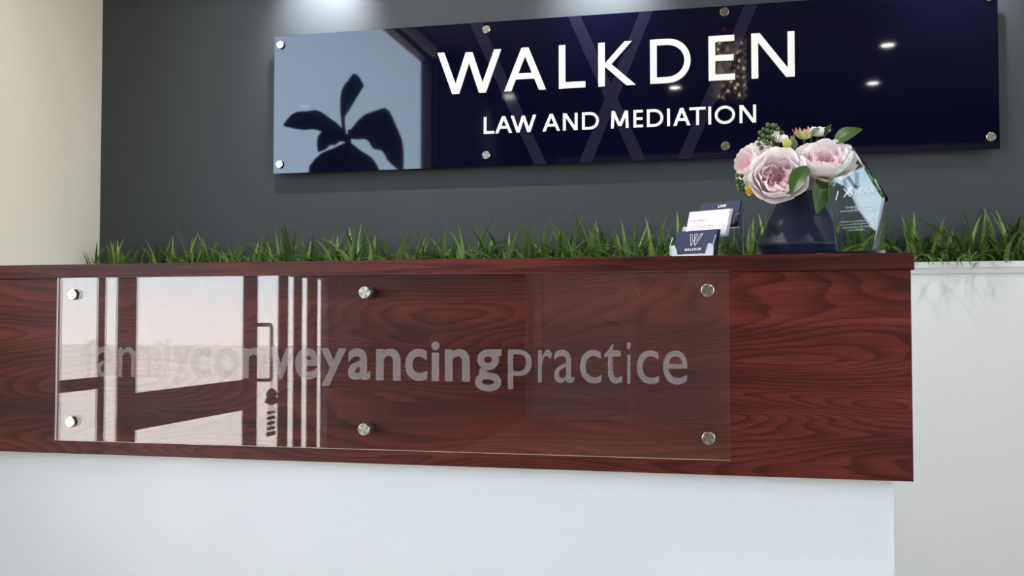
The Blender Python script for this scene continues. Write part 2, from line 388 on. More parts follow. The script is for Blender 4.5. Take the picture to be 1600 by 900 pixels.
# ------------------------------------------------------------------ standoff knobs
def standoff_meshes(r, cap, L):
    """axis +Y into the wall; cap front at y=-cap, barrel runs from 0 to L"""
    rotm = Matrix.Rotation(R(90), 4, 'X')            # lathe z -> -y
    c = MB().lathe([(0, cap), (r*.9, cap), (r, cap-.0009), (r, 0), (0, 0)], 28, rotm, False)
    b = MB().lathe([(0, 0), (r*.92, 0), (r*.92, -L), (0, -L)], 24, rotm)
    for f in b.bm.faces: f.smooth = len(f.verts) == 4
    return c.mesh('cap', M['steel']), b.mesh('barrel', M['steel_dark'])

# ------------------------------------------------------------------ acrylic panel on the desk
def glyph(ch, offset=0.0, extrude=0.0, res=6):
    cu = bpy.data.curves.new('glyph', 'FONT'); cu.body = ch; cu.offset = offset; cu.extrude = extrude; cu.resolution_u = res
    o = bpy.data.objects.new('glyph', cu); C.objects.link(o); bpy.context.view_layer.update()
    me = bpy.data.meshes.new_from_object(o.evaluated_get(bpy.context.evaluated_depsgraph_get()))
    bpy.data.objects.remove(o); bpy.data.curves.remove(cu); return me
def fit_glyph(ch, x0, x1, z0, z1, offset, mat, y=0.0, thick=0.0):
    """glyph scaled to a box in the XZ plane, facing -Y"""
    me = glyph(ch, offset); xs = [v.co.x for v in me.vertices]; zs = [v.co.y for v in me.vertices]
    ax, bx_, az, bz = min(xs), max(xs), min(zs), max(zs)
    for v in me.vertices:
        v.co = (x0+(v.co.x-ax)/(bx_-ax)*(x1-x0), y, z0+(v.co.y-az)/(bz-az)*(z1-z0))
    me.materials.clear(); me.materials.append(mat); return me
acr = thing('acrylic_panel', 'clear acrylic sheet etched with a firm name on the desk front', 'sign', (-.753, -.026, .746))
AO = Vector(acr.location)
sheet = MB().box(-1.507, .0015, -.032, -.026, .746, 1.1175)
for f in sheet.bm.faces: f.material_index = 0 if abs(f.normal.y) > .5 else 1
sheet.bm.normal_update()
for f in sheet.bm.faces: f.material_index = 0 if abs(f.normal.y) > .5 else 1
part(acr, 'sheet', sheet, [M['acrylic'], M['acrylic_edge']])
kc, kb = standoff_meshes(.0128, .006, .026)
for x in (-1.464, -.756, -.040):
    for z in (1.0793, .7893):
        k = link('standoff', kb, acr, Vector((x, -.026, z))-AO, None)
        link('cap', kc, k, (0, -.006, 0))
TXT = [('f', -1.4436, -1.4065), ('a', -1.4016, -1.3537), ('m', -1.3461, -1.2698), ('i', -1.2546, -1.2468), ('l', -1.2316, -1.2249), ('y', -1.2141, -1.1713),
       ('c', -1.1656, -1.1209), ('o', -1.1094, -1.0521), ('n', -1.0424, -.9875), ('v', -.9791, -.9201), ('e', -.916, -.8612), ('y', -.8571, -.7976), ('a', -.7942, -.7435), ('n', -.7309, -.6758), ('c', -.666, -.6172), ('i', -.6085, -.5904), ('n', -.5792, -.5249), ('g', -.5141, -.4575),
       ('p', -.4442, -.3938), ('r', -.381, -.3512), ('a', -.3478, -.3061), ('c', -.2942, -.2506), ('t', -.2459, -.209), ('i', -.1994, -.1918), ('c', -.1797, -.136), ('e', -.128, -.0796)]
for k, (ch, x0, x1) in enumerate(TXT):
    bold = 6 <= k < 18
    z0 = {'y': .8795, 'p': .879, 'g': .8735}.get(ch, .893); z1 = {'f': .977, 'l': .977, 'i': .976, 't': .9735}.get(ch, .9605)
    me = fit_glyph(ch, x0, x1, z0, z1, .022 if bold else .002, M['etch'], -.0324)
    for v in me.vertices: v.co -= AO
    link('etched_letter', me, acr)

# ------------------------------------------------------------------ glossy navy wall sign
sg = thing('wall_sign', 'wide glossy navy sign with raised white lettering on charcoal wall', 'sign', (-.34, .856, 1.485))
SO = Vector(sg.location)
part(sg, 'board', MB().box(-1.409, .721, .856, .866, 1.485, 1.926, .0008, 1), M['navy_gloss'])
kc2, kb2 = standoff_meshes(.0125, .007, .043)
for x, zt, zb in ((-1.386, 1.896, 1.5145), (-.711, 1.902, 1.519), (-.005, 1.907, 1.519), (.698, 1.901, 1.517)):
    for z in (zt, zb):
        k = link('standoff', kb2, sg, Vector((x, .856, z))-SO)
        link('cap', kc2, k, (0, 0, 0))
for kk, (xt, xb) in enumerate(((-.745, -.545), (-.442, -.251), (-.229, -.410), (.070, -.123))):     # strokes of the faint printed W
    wd = .019
    part(sg, 'printed_stroke', MB().prism([(xt-wd, 1.925), (xt+wd, 1.925), (xb+wd, 1.486), (xb-wd, 1.486)], .8557-.0001*(kk % 2), .8562), M['navy_print'])
def stroke(a, b, w, horiz=True):
    """a slanted bar with level ends, or a level bar"""
    if horiz: return [(a[0]-w/2, a[1]), (a[0]+w/2, a[1]), (b[0]+w/2, b[1]), (b[0]-w/2, b[1])]
    return [(a[0], a[1]-w/2), (b[0], b[1]-w/2), (b[0], b[1]+w/2), (a[0], a[1]+w/2)]
def arc_ring(cx, cz, rx, rz, s, a0, a1, n):
    o = [(cx+rx*math.cos(R(a0+(a1-a0)*i/n)), cz+rz*math.sin(R(a0+(a1-a0)*i/n))) for i in range(n+1)]
    q = [(cx+(rx-s)*math.cos(R(a0+(a1-a0)*i/n)), cz+(rz-s)*math.sin(R(a0+(a1-a0)*i/n))) for i in range(n+1)]
    return [[o[i], o[i+1], q[i+1], q[i]] for i in range(n)]
def cap_letter(ch, w, h, s):
    """strokes of a humanist capital in a w by h box"""
    d = s*1.12
    if ch == 'I': return [stroke((s/2, 0), (s/2, h), s)]
    if ch == 'L': return [[(0, 0), (w, 0), (w, s*.95), (s, s*.95), (s, h), (0, h)]]
    if ch == 'E': return [[(0, 0), (w, 0), (w, s*.92), (s, s*.92), (s, h*.5-s*.45), (w*.95, h*.5-s*.45), (w*.95, h*.5+s*.45), (s, h*.5+s*.45), (s, h-s*.92), (w*.98, h-s*.92), (w*.98, h), (0, h)]]
    if ch == 'T': return [stroke((w/2, 0), (w/2, h-s*.9), s), [(0, h-s*.92), (w, h-s*.92), (w, h), (0, h)]]
    if ch == 'A': return [stroke((d/2, 0), (w/2, h), d), stroke((w-d/2, 0), (w/2, h), d), [(w*.24, h*.27), (w*.76, h*.27), (w*.70, h*.27+s*.9), (w*.30, h*.27+s*.9)]]
    if ch == 'W': return [stroke((d/2, h), (w*.29, 0), d), stroke((w*.29, 0), (w*.5, h*.97), d), stroke((w*.5, h*.97), (w*.71, 0), d), stroke((w*.71, 0), (w-d/2, h), d)]
    if ch == 'N': return [stroke((s/2, 0), (s/2, h), s), stroke((w-s/2, 0), (w-s/2, h), s), [(0, h), (s*1.25, h), (w, 0), (w-s*1.25, 0)]]
    if ch == 'M': return [stroke((s*.5, 0), (s*.7, h), s), stroke((w-s*.5, 0), (w-s*.7, h), s), stroke((s*.75, h), (w/2, h*.12), d), stroke((w-s*.75, h), (w/2, h*.12), d)]
    if ch == 'K': return [stroke((s/2, 0), (s/2, h), s), [(s*.9, h*.50), (w*.70, h), (w*.70+s*1.1, h), (s*2.0, h*.50), (w, 0), (w-s*1.45, 0), (s*.9, h*.47)]]
    if ch == 'D': return [stroke((s/2, 0), (s/2, h), s), [(s, h), (s, h-s*.92), (w-h*.5, h-s*.92), (w-h*.5, h)], [(s, 0), (w-h*.5, 0), (w-h*.5, s*.92), (s, s*.92)]] + arc_ring(w-h*.5, h/2, h*.5, h/2, s*.95, -90, 90, 14)
    if ch == 'O': return arc_ring(w/2, h/2, w/2, h/2+h*.015, s*.97, 0, 360, 28)
def put_letters(par, rows, yf, yb, mat, name='letter', label=None, flip=None):
    for ch, x0, x1, z0, h, s in rows:
        mb = MB()
        for q, pts in enumerate(cap_letter(ch, x1-x0, h, s)): mb.prism([(x0+px, z0+pz) for px, pz in pts], yf-.00003*(q % 5), yb)
        o = part(par, name, mb, mat); o['label'] = (label or 'raised white letter') + ' ' + ch
rows = [(c, a, b, 1.7095, .1295, .0190) for c, a, b in (('W', -.865, -.665), ('A', -.655, -.5275), ('L', -.488, -.409), ('K', -.370, -.260), ('D', -.218, -.1015), ('E', -.051, .0235), ('N', .069, .188))]
rows += [(c, a, b, 1.5835, .0512, .0082) for c, a, b in (('L', -.7185, -.6865), ('A', -.683, -.631), ('W', -.635, -.5575), ('A', -.538, -.485), ('N', -.476, -.4325), ('D', -.419, -.369), ('M', -.333, -.2815), ('E', -.2675, -.2395), ('D', -.2285, -.181), ('I', -.170, -.162), ('A', -.1525, -.1035), ('T', -.106, -.060), ('I', -.0527, -.0445), ('O', -.0345, .0225), ('N', .0348, .081))]
put_letters(sg, rows, .851, .8562, M['letter_white'])

# ------------------------------------------------------------------ wall-washing spots over the sign
def gimbal(x, y, z, aim, watt, label, name='spotlight', size=.05):
    t = thing(name, label, 'spotlight', (x, y, z), (0, 0, 0), 'spotlights over the sign')
    q = (Vector(aim)-Vector((x, y, z))).to_track_quat('-Z', 'Y').to_euler()
    link('ceiling_plate', MB().lathe([(0, .17), (.035, .17), (.035, .155), (.008, .15), (.008, .0), (0, 0)], 20).mesh('ceiling_plate', M['white_paint']), t)
    link('housing', MB().lathe([(0, .07), (.028, .07), (.034, .05), (.036, -.035), (.031, -.035), (.029, -.012), (0, -.012)], 24).mesh('housing', M['white_paint']), t, None, q)
    link('lens', MB().lathe([(0, -.014), (.0285, -.014), (.0285, -.0125), (0, -.0125)], 20).mesh('lens', M['spot_lens']), t, None, q)
    l = bpy.data.lights.new('spot', 'SPOT'); l.energy = watt; l.spot_size = R(80); l.spot_blend = 1.0; l.color = (.92, .95, 1.0); l.shadow_soft_size = .02
    lo = bpy.data.objects.new('spot_light', l); C.objects.link(lo); lo.parent = t; lo.rotation_euler = q
    lo.location = (Vector(aim)-Vector((x, y, z))).normalized()*.042
for x, nm in ((-1.25, 'white spotlight shining on the window end of the wall sign'), (-.345, 'white spotlight above the middle letters of the wall sign'), (.60, 'white spotlight above the plain end of the wall sign')):
    gimbal(x, .67, 2.23, (x-.01, .90, 2.02), SPOT_W, nm)
def downlight(x, y, label, watt=None):
    t = thing('downlight', label, 'downlight', (x, y, H), (0, 0, 0), 'ceiling downlights')
    link('trim_ring', MB().lathe([(.05, -.001), (.062, -.001), (.062, -.006), (.05, -.008), (.046, -.003)], 28).mesh('trim_ring', M['white_paint']), t)
    link('lens', MB().lathe([(0, -.003), (.046, -.003), (.046, -.0012), (0, -.0012)], 24).mesh('lens', M['lamp_lens']), t)
    l = bpy.data.lights.new('down', 'SPOT'); l.energy = watt or ROOM_W; l.spot_size = R(130); l.spot_blend = .8; l.color = (1, .93, .84); l.shadow_soft_size = .045
    lo = bpy.data.objects.new('down_light', l); C.objects.link(lo); lo.parent = t; lo.location = (0, 0, -.012)
for x, y, w_ in ((-1.88, -4.66, 0), (-.43, -4.64, 0), (1.19, -4.84, 0), (1.13, -3.67, 0), (1.25, -.6, 85), (-1.0, -.25, 170), (2.4, -2.2, 0)): downlight(x, y, 'round recessed ceiling downlight with a white trim ring', w_)  # entries after the sign-mirrored ones are unseen, added to brighten room and cream wall

# ------------------------------------------------------------------ chandelier (seen mirrored in the sign)
ch = thing('chandelier', 'crystal drum chandelier with warm lamps hanging from the ceiling', 'chandelier', (.02, -3.0, H))
link('canopy', MB().lathe([(0, 0), (.07, 0), (.06, -.03), (.01, -.04), (0, -.04)], 24).mesh('canopy', M['bronze']), ch)
for zz, rr in ((-.09, .11), (-.50, .09)):
    link('ring', MB().tube([(rr*math.cos(a*.2618), rr*math.sin(a*.2618), zz) for a in range(25)], .004, 6).mesh('ring', M['bronze']), ch)
link('stem', MB().tube([(0, 0, -.03), (0, 0, -.5)], .006, 6).mesh('stem', M['bronze']), ch)
cm = MB()
for k in range(9): cm.ball((0, 0, -.02-k*.046), .009, 6, 4)
cme = cm.mesh('crystal_string', M['crystal'])
for k in range(20):
    a = k*2*math.pi/20; link('crystal_string', cme, ch, (.108*math.cos(a), .108*math.sin(a), -.08))
bm_ = MB().lathe([(0, .02), (.006, .014), (.008, 0), (.005, -.012), (0, -.014)], 10).mesh('bulb', M['lamp_warm'])
for k in range(44):
    a = k*2.4; r_ = rnd.uniform(.05, .10); link('bulb', bm_, ch, (r_*math.cos(a), r_*math.sin(a), -.11-.0085*k), None, rnd.uniform(.3, .62))

# ------------------------------------------------------------------ vinyl name on the window (reads from outside)
for q, (c_, a, b, z0_, h_, s_) in enumerate(rows[:7]):
    mb = MB(); k_ = .63
    for pts in cap_letter(c_, (b-a)*k_, h_*k_, s_*k_):
        # text runs towards -y when read from the street
        V = [mb.bm.verts.new((XL-.0585, -1.20-(a+.051)*k_-px, 1.635+pz)) for px, pz in pts]; mb._f(V)
    wpart(mb, 'vinyl_letter', M['vinyl_blue'])

# ------------------------------------------------------------------ vase
CT = 1.150
vase = MB(); vp = [(0, 0), (.076, 0), (.0795, .003), (.092, .031), (.0918, .035), (.052, .1195), (.040, .146), (.0385, .149), (.036, .147), (.047, .118), (.084, .036), (.07, .01), (0, .01)]
for seg in (vp[:2], vp[1:3], vp[2:4], vp[3:5], vp[4:7], vp[6:9], vp[8:]): vase.lathe(seg, 64)      # bands keep the edges crisp
vo = vase.build('vase', M['navy_ceramic']); vo.location = (.154, .22, CT)
tag(vo, 'dark navy cone-shaped vase holding the pink bouquet', 'vase')
VC = Vector((.154, .22, CT+.13))

# ------------------------------------------------------------------ bouquet
def petal_mesh(Rk, amax, halfw, ruff, seed, mat, notch=.06, pointed=False):
    mb = MB(); P = []; al = []; nv, nu = 8, 8; rr = random.Random(seed); ph = rr.uniform(0, 6)
    for i in range(nv+1):
        row = []
        for j in range(nu+1):
            u = j/nu*2-1; v = i/nv
            if pointed: w = halfw*math.sin(math.pi*min(1, .18+.82*v))**.8*(1 if v < .999 else 0) ; ve = v
            else:
                w = halfw*(.35+.65*math.sin(math.pi*(.12+.5*v))); ve = v*(1-.20*u*u-notch*math.exp(-(u/.22)**2))
            a = amax*ve; r = Rk*(math.sin(a)+ruff*v*v*math.sin(4.2*u+ph)); z = Rk*(1-math.cos(a)) + Rk*ruff*.6*v*v*math.cos(5*u+ph)
            az = u*w; row.append((r*math.cos(az), r*math.sin(az), z)); al.append(v)
        P.append(row)
    mb.grid(P); me = mb.mesh('petal', M[mat])
    at_ = me.attributes.new('along', 'FLOAT', 'POINT')
    for k, v in enumerate(al): at_.data[k].value = v
    return me
PET = {}
def variants(key, n, *a, **k):
    if key not in PET: PET[key] = [petal_mesh(a[0], a[1], a[2], a[3], sum(map(ord, key)) % 97 + i, *a[4:], **k) for i in range(n)]
    return PET[key]
def stem_to(o, mat='stem_green', r=.0022, end=None, via=False):
    p = o.matrix_basis.inverted() @ (end or VC); mid = p*.55 + Vector((0, 0, -.008))
    pts = [(0, 0, 0), mid*.5+Vector((0, 0, -.006)), mid, p]
    if via: w0 = Vector(o.location); pts = [(0, 0, 0), Vector((0, .250-w0.y, -.012)), Vector(((VC.x-w0.x)*.6, .250-w0.y, (VC.z-w0.z)*.6)), p]
    mb = MB().tube(pts, r, 6)
    return mb.build('stem', M[mat], o)
def orient(axis): return Vector(axis).normalized().to_track_quat('Z', 'Y').to_euler()
PEONY = [('outer', 6, 1.0, 84, .78, .04, 'petal_outer', 12), ('guard', 6, .92, 98, .74, .05, 'petal_outer', 5), ('cup', 6, .78, 108, .70, .07, 'petal_outer', 2),
         ('inner', 8, .62, 112, .62, .11, 'petal_inner', 0), ('ruffle', 9, .47, 118, .60, .17, 'petal_inner', -4), ('heart', 8, .32, 120, .62, .25, 'petal_heart', -6)]
def peony(name, centre, axis, rad, label, layers=PEONY, cat='flower', spin=0.0):
    ax = Vector(axis).normalized()
    o = thing(name, label, cat, Vector(centre)-ax*rad*.62, orient(axis), 'blooms in the vase')
    bpy.context.view_layer.update()
    for (key, n, Rk, am, hw, rf, mat, tilt) in layers:
        V = variants(key, 4, Rk, R(am), hw, rf, mat)
        off = rnd.uniform(0, 6)
        for i in range(n):
            e_ = Matrix.Rotation(off+spin+i*2*math.pi/n+rnd.uniform(-.12, .12), 4, 'Z') @ Matrix.Rotation(R(tilt+rnd.uniform(-5, 6)), 4, 'Y')
            link('petal', V[i % 4], o, (0, 0, 0), e_.to_euler(), rad*rnd.uniform(.92, 1.06))
    stem_to(o); return o
peony('peony', (.104, .120, 1.3230), (-.02, -.93, .32), .058, 'large open blush peony facing out over the vase front')
peony('peony', (.205, .172, 1.3650), (.06, -.66, .75), .060, 'upturned blush peony with a coral heart beside the glass award', spin=.4)
SMALL = [PEONY[0], PEONY[2], PEONY[3], PEONY[5]]
peony('peony', (.040, .165, 1.3620), (-.72, -.62, .22), .036, 'half-open pink peony on the card holder side of the bouquet', SMALL)
peony('peony', (.066, .205, 1.398), (-.35, -.35, .85), .033, 'small pale pink peony behind the green berries', SMALL)
CREAM = [('cream', 6, 1.0, 88, .62, .05, 'petal_cream', 4), ('cream2', 5, .7, 105, .6, .1, 'petal_cream', 0)]
peony('cream_blossom', (.112, .215, 1.424), (.25, -.5, .8), .020, 'cream blossom peeping out above the green berries', CREAM)
peony('cream_blossom', (.198, .235, 1.438), (.2, -.3, .9), .022, 'cream blossom behind the pink-tipped bud', CREAM)
peony('cream_blossom', (.050, .165, 1.312), (-.6, -.75, -.1), .019, 'white blossom low beside the hanging green berries', CREAM)
# pink-tipped green bud
BUD = [('bud', 8, 1.0, 62, .34, .02, 'bud_petal', -4), ('bud2', 6, .8, 70, .34, .02, 'bud_petal', -12)]
def bud(centre, axis, rad, label):
    ax = Vector(axis).normalized()
    o = thing('flower_bud', label, 'bud', Vector(centre)-ax*rad*.3, orient(axis), 'blooms in the vase'); bpy.context.view_layer.update()
    for (key, n, Rk, am, hw, rf, mat, tilt) in BUD:
        V = variants(key, 3, Rk, R(am), hw, rf, mat, 0.0, True)
        for i in range(n):
            e_ = Matrix.Rotation(i*2*math.pi/n+rnd.uniform(-.1, .1), 4, 'Z') @ Matrix.Rotation(R(tilt+rnd.uniform(-4, 8)), 4, 'Y')
            link('petal', V[i % 3], o, (0, 0, 0), e_.to_euler(), (rad, rad, rad*1.35))
    stem_to(o); return o
bud((.164, .212, 1.424), (-.05, -.35, .95), .030, 'green bud with pink-tipped petals at the top of the bouquet')
bud((.138, .222, 1.417), (-.5, -.3, .7), .014, 'small brownish green bud between cream blossom and pink-tipped bud')
# yellow button heads
def button(c, r, label, mat):
    o = thing('button_flower', label, 'flower', c, (0, 0, 0), 'button flowers'); bpy.context.view_layer.update()
    mb = MB()
    for i in range(70):
        z = 1-2*(i+.5)/70; a = i*2.39996; q = math.sqrt(1-z*z); mb.ball((r*.86*q*math.cos(a), r*.86*q*math.sin(a), r*.86*z), r*.2, 5, 4)
    mb.ball((0, 0, 0), r*.86, 10, 8); mb.build('head', M[mat], o); stem_to(o, r=.0014)
button((.1243, .152, 1.397), .0095, 'pale yellow button flower between the two largest peonies', 'bud_yellow')
button((.0500, .140, 1.298), .0110, 'golden button flower under the white blossom', 'stamen_gold')
# berries
bme = MB().ball((0, 0, 0), 1.0, 12, 8); bme.lathe([(.25, .95), (.12, 1.12), (0, 1.14)], 6); bme = bme.mesh('berry', M['berry_green'])
def berries(c, pts, r, label):
    o = thing('berry_sprig', label, 'berries', c, (0, 0, 0), 'berry sprigs'); bpy.context.view_layer.update()
    st = MB(); root = Vector((.012, .02, -.028))
    for p in pts:
        p = Vector(p); d_ = (p-root).normalized()
        b_ = link('berry', bme, o, p, d_.to_track_quat('Z', 'Y').to_euler(), r*rnd.uniform(.9, 1.1))
        st.tube([root, root.lerp(p, .5)+Vector((0, 0, .003)), p], .0007, 5)
    st.tube([root, o.matrix_basis.inverted() @ VC], .0018, 5)
    st.build('stalk', M['stem_green'], o)
berries((.0895, .150, 1.4157), [(-.020, 0, .006), (-.013, .004, .014), (-.004, 0, .022), (.006, -.003, .020), (.016, 0, .013), (.024, .003, .005), (-.022, -.003, -.008), (-.024, 0, -.018), (-.014, -.006, -.002), (-.005, -.008, .009), (.004, -.008, .006), (-.012, -.008, -.013), (-.004, -.009, -.005), (.005, -.006, -.008), (-.006, -.006, -.018), (-.018, .004, -.026), (.012, .004, .021), (-.009, .006, .012)], .0054, 'dense sprig of dark green berries on top of the bouquet')
berries((.0265, .150, 1.320), [(-.006, 0, .012), (.003, -.003, .010), (-.005, -.002, .001), (.002, .002, -.003), (-.004, 0, -.012), (.006, -.002, -.010), (-.001, -.003, -.019)], .0055, 'small hanging sprig of green berries beside the white blossom')
# leaves
def leaf_rows(base, tip, width, face, sag=.0, fold=.18, n=12, blunt=1.0, wav=0.0):
    base, tip, face = Vector(base), Vector(tip), Vector(face).normalized()
    d_ = tip-base; L_ = d_.length; d_.normalize(); side = d_.cross(face).normalized(); nrm = side.cross(d_).normalized(); rows_ = []
    for i in range(n+1):
        t = i/n; w = width*.5*(math.sin(math.pi*min(1, t**.8))**.85)*(1-.15*t)+.0004
        p = base + d_*L_*t + nrm*sag*4*t*(1-t)
        rows_.append([p+side*w*u+nrm*fold*w*abs(u)+nrm*wav*width*math.sin(t*14+u*2)*abs(u) for u in (-1, -.66, -.33, 0, .33, .66, 1)])
    return rows_
def sprig(base, tip, width, face, label, mat='bouquet_leaf', sag=.006):
    o = thing('leaf_sprig', label, 'leaf', base, (0, 0, 0), 'bouquet leaves'); bpy.context.view_layer.update()
    B_ = Vector(base); mb = MB().grid(leaf_rows((0, 0, 0), Vector(tip)-B_, width, face, sag))
    mb.build('leaf_blade', M[mat], o)
    mr = MB().tube([(0, 0, 0)]+[Vector(r_[3])+Vector(face).normalized()*.0003 for r_ in leaf_rows((0, 0, 0), Vector(tip)-B_, width, face, sag)[2:11:2]], .0007, 5, .0003)
    mr.build('midrib', M['stem_green'], o); stem_to(o, r=.0015, via=base[1] > .17)
sprig((.1600, .112, 1.342), (.1270, .078, 1.276), .040, (-.3, -.9, .3), 'broad dark leaf lying over the largest peony')
sprig((.2010, .150, 1.325), (.1800, .112, 1.240), .044, (.15, -.98, .1), 'dark pointed leaf hanging over the vase beside the award')
sprig((.2250, .205, 1.404), (.2830, .190, 1.428), .042, (.1, -.8, .6), 'green leaf pointing away above the upturned peony')
sprig((.1370, .175, 1.388), (.1400, .165, 1.412), .020, (.1, -.9, .3), 'sage grey leaf beside the pale yellow button flower', 'sage_leaf', .002)
sprig((.1790, .195, 1.420), (.1950, .185, 1.434), .018, (0, -.9, .4), 'sage green leaf in front of the cream blossom', 'sage_leaf', .002)
sprig((.2080, .225, 1.425), (.2220, .215, 1.447), .014, (0, -.9, .3), 'small dark leaf at the top beside the cream blossom')
sprig((.0560, .160, 1.300), (.0340, .150, 1.293), .014, (-.3, -.9, .2), 'silvery green leaf under the golden button flower', 'sage_leaf', .002)

# ------------------------------------------------------------------ glass award
aw = thing('glass_award', 'faceted clear glass award with engraved text on black base', 'award', (.2557, .090, CT), (0, 0, R(-33)))
def lpart(par, name, mb, mat): return mb.build(name, mat, par)
bsx = MB().box(-.075, .075, -.030, .030, 0, .010, .0022, 1); lpart(aw, 'base', bsx, M['black_base'])
out_ = [(-.0413, .0102), (.0413, .0102), (.063, .114), (-.005, .2244), (-.059, .1507)]
def slab(out_, y0, y1, bev):
    b = bmesh.new(); cx = sum(p[0] for p in out_)/5; cz = sum(p[1] for p in out_)/5
    ins = [(cx+(x-cx)*(1-bev/.05), cz+(z-cz)*(1-bev/.09)) for x, z in out_]
    ins = [(x, max(z, .0102) if k < 2 else z) for k, (x, z) in enumerate(ins)]; ins[0] = (ins[0][0], out_[0][1]+.0001); ins[1] = (ins[1][0], out_[1][1]+.0001)
    A = [b.verts.new((x, y0, z)) for x, z in ins]; B = [b.verts.new((x, y0+bev, z)) for x, z in out_]; D = [b.verts.new((x, y1, z)) for x, z in out_]
    b.faces.new(A); b.faces.new(D[::-1])
    for k in range(5):
        j = (k+1) % 5; b.faces.new((A[k], B[k], B[j], A[j])); b.faces.new((B[k], D[k], D[j], B[j]))
    bmesh.ops.recalc_face_normals(b, faces=b.faces); return b
sb = MB(); sb.merge(slab(out_, -.009, .009, .004)); lpart(aw, 'glass_block', sb, M['award_glass'])
def text_obj(par, body, cx, z, h_or_w, mat, y, name='text', byw=True, offset=0.0, slant=0.0):
    me = glyph(body, offset, res=3); xs = [v.co.x for v in me.vertices]; w = max(xs)-min(xs); k = h_or_w/w if byw else h_or_w; x0 = min(xs)
    for v in me.vertices: v.co = (cx+(v.co.x-x0-w/2)*k, y, z+v.co.y*k)
    me.materials.clear(); me.materials.append(mat); return link(name, me, par)
for body, z, w in (('PEXA', .126, .040), ('Congratulations,', .0985, .044), ("you're now PEXA certified.", .0915, .068), ('Well done on completing electronic', .0700, .066), ('transactions with PEXA & for being one of', .0640, .068), ('our growing network of practices', .0580, .060), ('in the community.', .0520, .036)):
    text_obj(aw, body, .004 if body != 'PEXA' else .022, z, w, M['etch_white'], -.0092, 'engraved_text')
lg = MB()
for a, b in (((-.022, .140), (-.008, .122)), ((-.008, .140), (-.022, .122)), ((-.015, .140), (-.004, .1265)), ((-.004, .140), (-.015, .127)), ((-.034, .136), (-.039, .118))):
    A, B = Vector((a[0], 0, a[1])), Vector((b[0], 0, b[1])); sd = (B-A).normalized().cross(Vector((0, 1, 0)))*.0014
    V = [lg.bm.verts.new((p.x, -.0092-.00002*len(lg.bm.verts)/4, p.z)) for p in (A-sd, A+sd, B+sd, B-sd)]; lg._f(V)
lpart(aw, 'engraved_logo', lg, M['etch_white'])

# ------------------------------------------------------------------ business card holder and cards
HX, HY, HR = -.044, .100, R(-30)
hold = thing('card_holder', 'clear three-tier business card holder on the countertop', 'card holder', (HX, HY, CT), (0, 0, HR))
hw = .0518; tiers = [(-.058, .0), (-.008, .046), (.034, .066)]; LEAN = R(20)
prof = [(-.061, 0), (.061, 0), (.061, .098), (.050, .098), (.028, .090), (.020, .072), (-.010, .068), (-.016, .048), (-.050, .044), (-.061, .026)]
rotz = Matrix(((0, 1, 0, 0), (1, 0, 0, 0), (0, 0, 1, 0), (0, 0, 0, 1)))
for sx in (-1, 1):
    sp = MB().prism(prof, sx*hw-.001, sx*hw+.001, rotz); sp.bm.normal_update()
    for f in sp.bm.faces: f.material_index = 0 if abs(f.normal.x) > .5 else 1
    lpart(hold, 'side_plate', sp, [M['holder_clear'], M['holder_edge']])
for k, (ly, z0) in enumerate(tiers):
    hgt = (.027, .024, .018)[k]
    lip = [(-hw+.001, z0), (hw-.001, z0), (hw-.001, z0+hgt), (hw-.012, z0+hgt), (hw-.019, z0+.007), (-hw+.019, z0+.007), (-hw+.012, z0+hgt), (-hw+.001, z0+hgt)]
    lpart(hold, 'front_lip', MB().prism(lip, ly-.003, ly-.001), M['holder_clear'])
    lpart(hold, 'pocket_floor', MB().box(-hw+.001, hw-.001, ly-.001, ly+.018, z0, z0+.0015), M['holder_clear'])
    bp = MB().box(-hw+.001, hw-.001, 0, .0016, 0, .045); b_ = lpart(hold, 'pocket_back', bp, M['holder_clear']); b_.location = (0, ly+.019, z0+.0016); b_.rotation_euler = (-LEAN, 0, 0)
hold_m = Matrix.Translation((HX, HY, CT)) @ Matrix.Rotation(HR, 4, 'Z')
CW, CHT, CTK = .0490, .0590, .0006
def card_body(mat):
    return MB().box(-CW, CW, 0, CTK, 0, CHT).mesh('card', M[mat])
cmesh = {k: card_body(k) for k in ('card_navy', 'card_white')}
def card(tier, i, mat, label, group, dz=0.0, dx=0.0):
    ly, z0 = tiers[tier]
    Mx = hold_m @ Matrix.Translation((dx, ly+.0008+i*.0013, z0+.0018+dz)) @ Matrix.Rotation(-LEAN, 4, 'X')
    o = link('business_card', None); o.matrix_basis = Mx; tag(o, label, 'card', group); link('card_sheet', cmesh[mat], o)
    return o
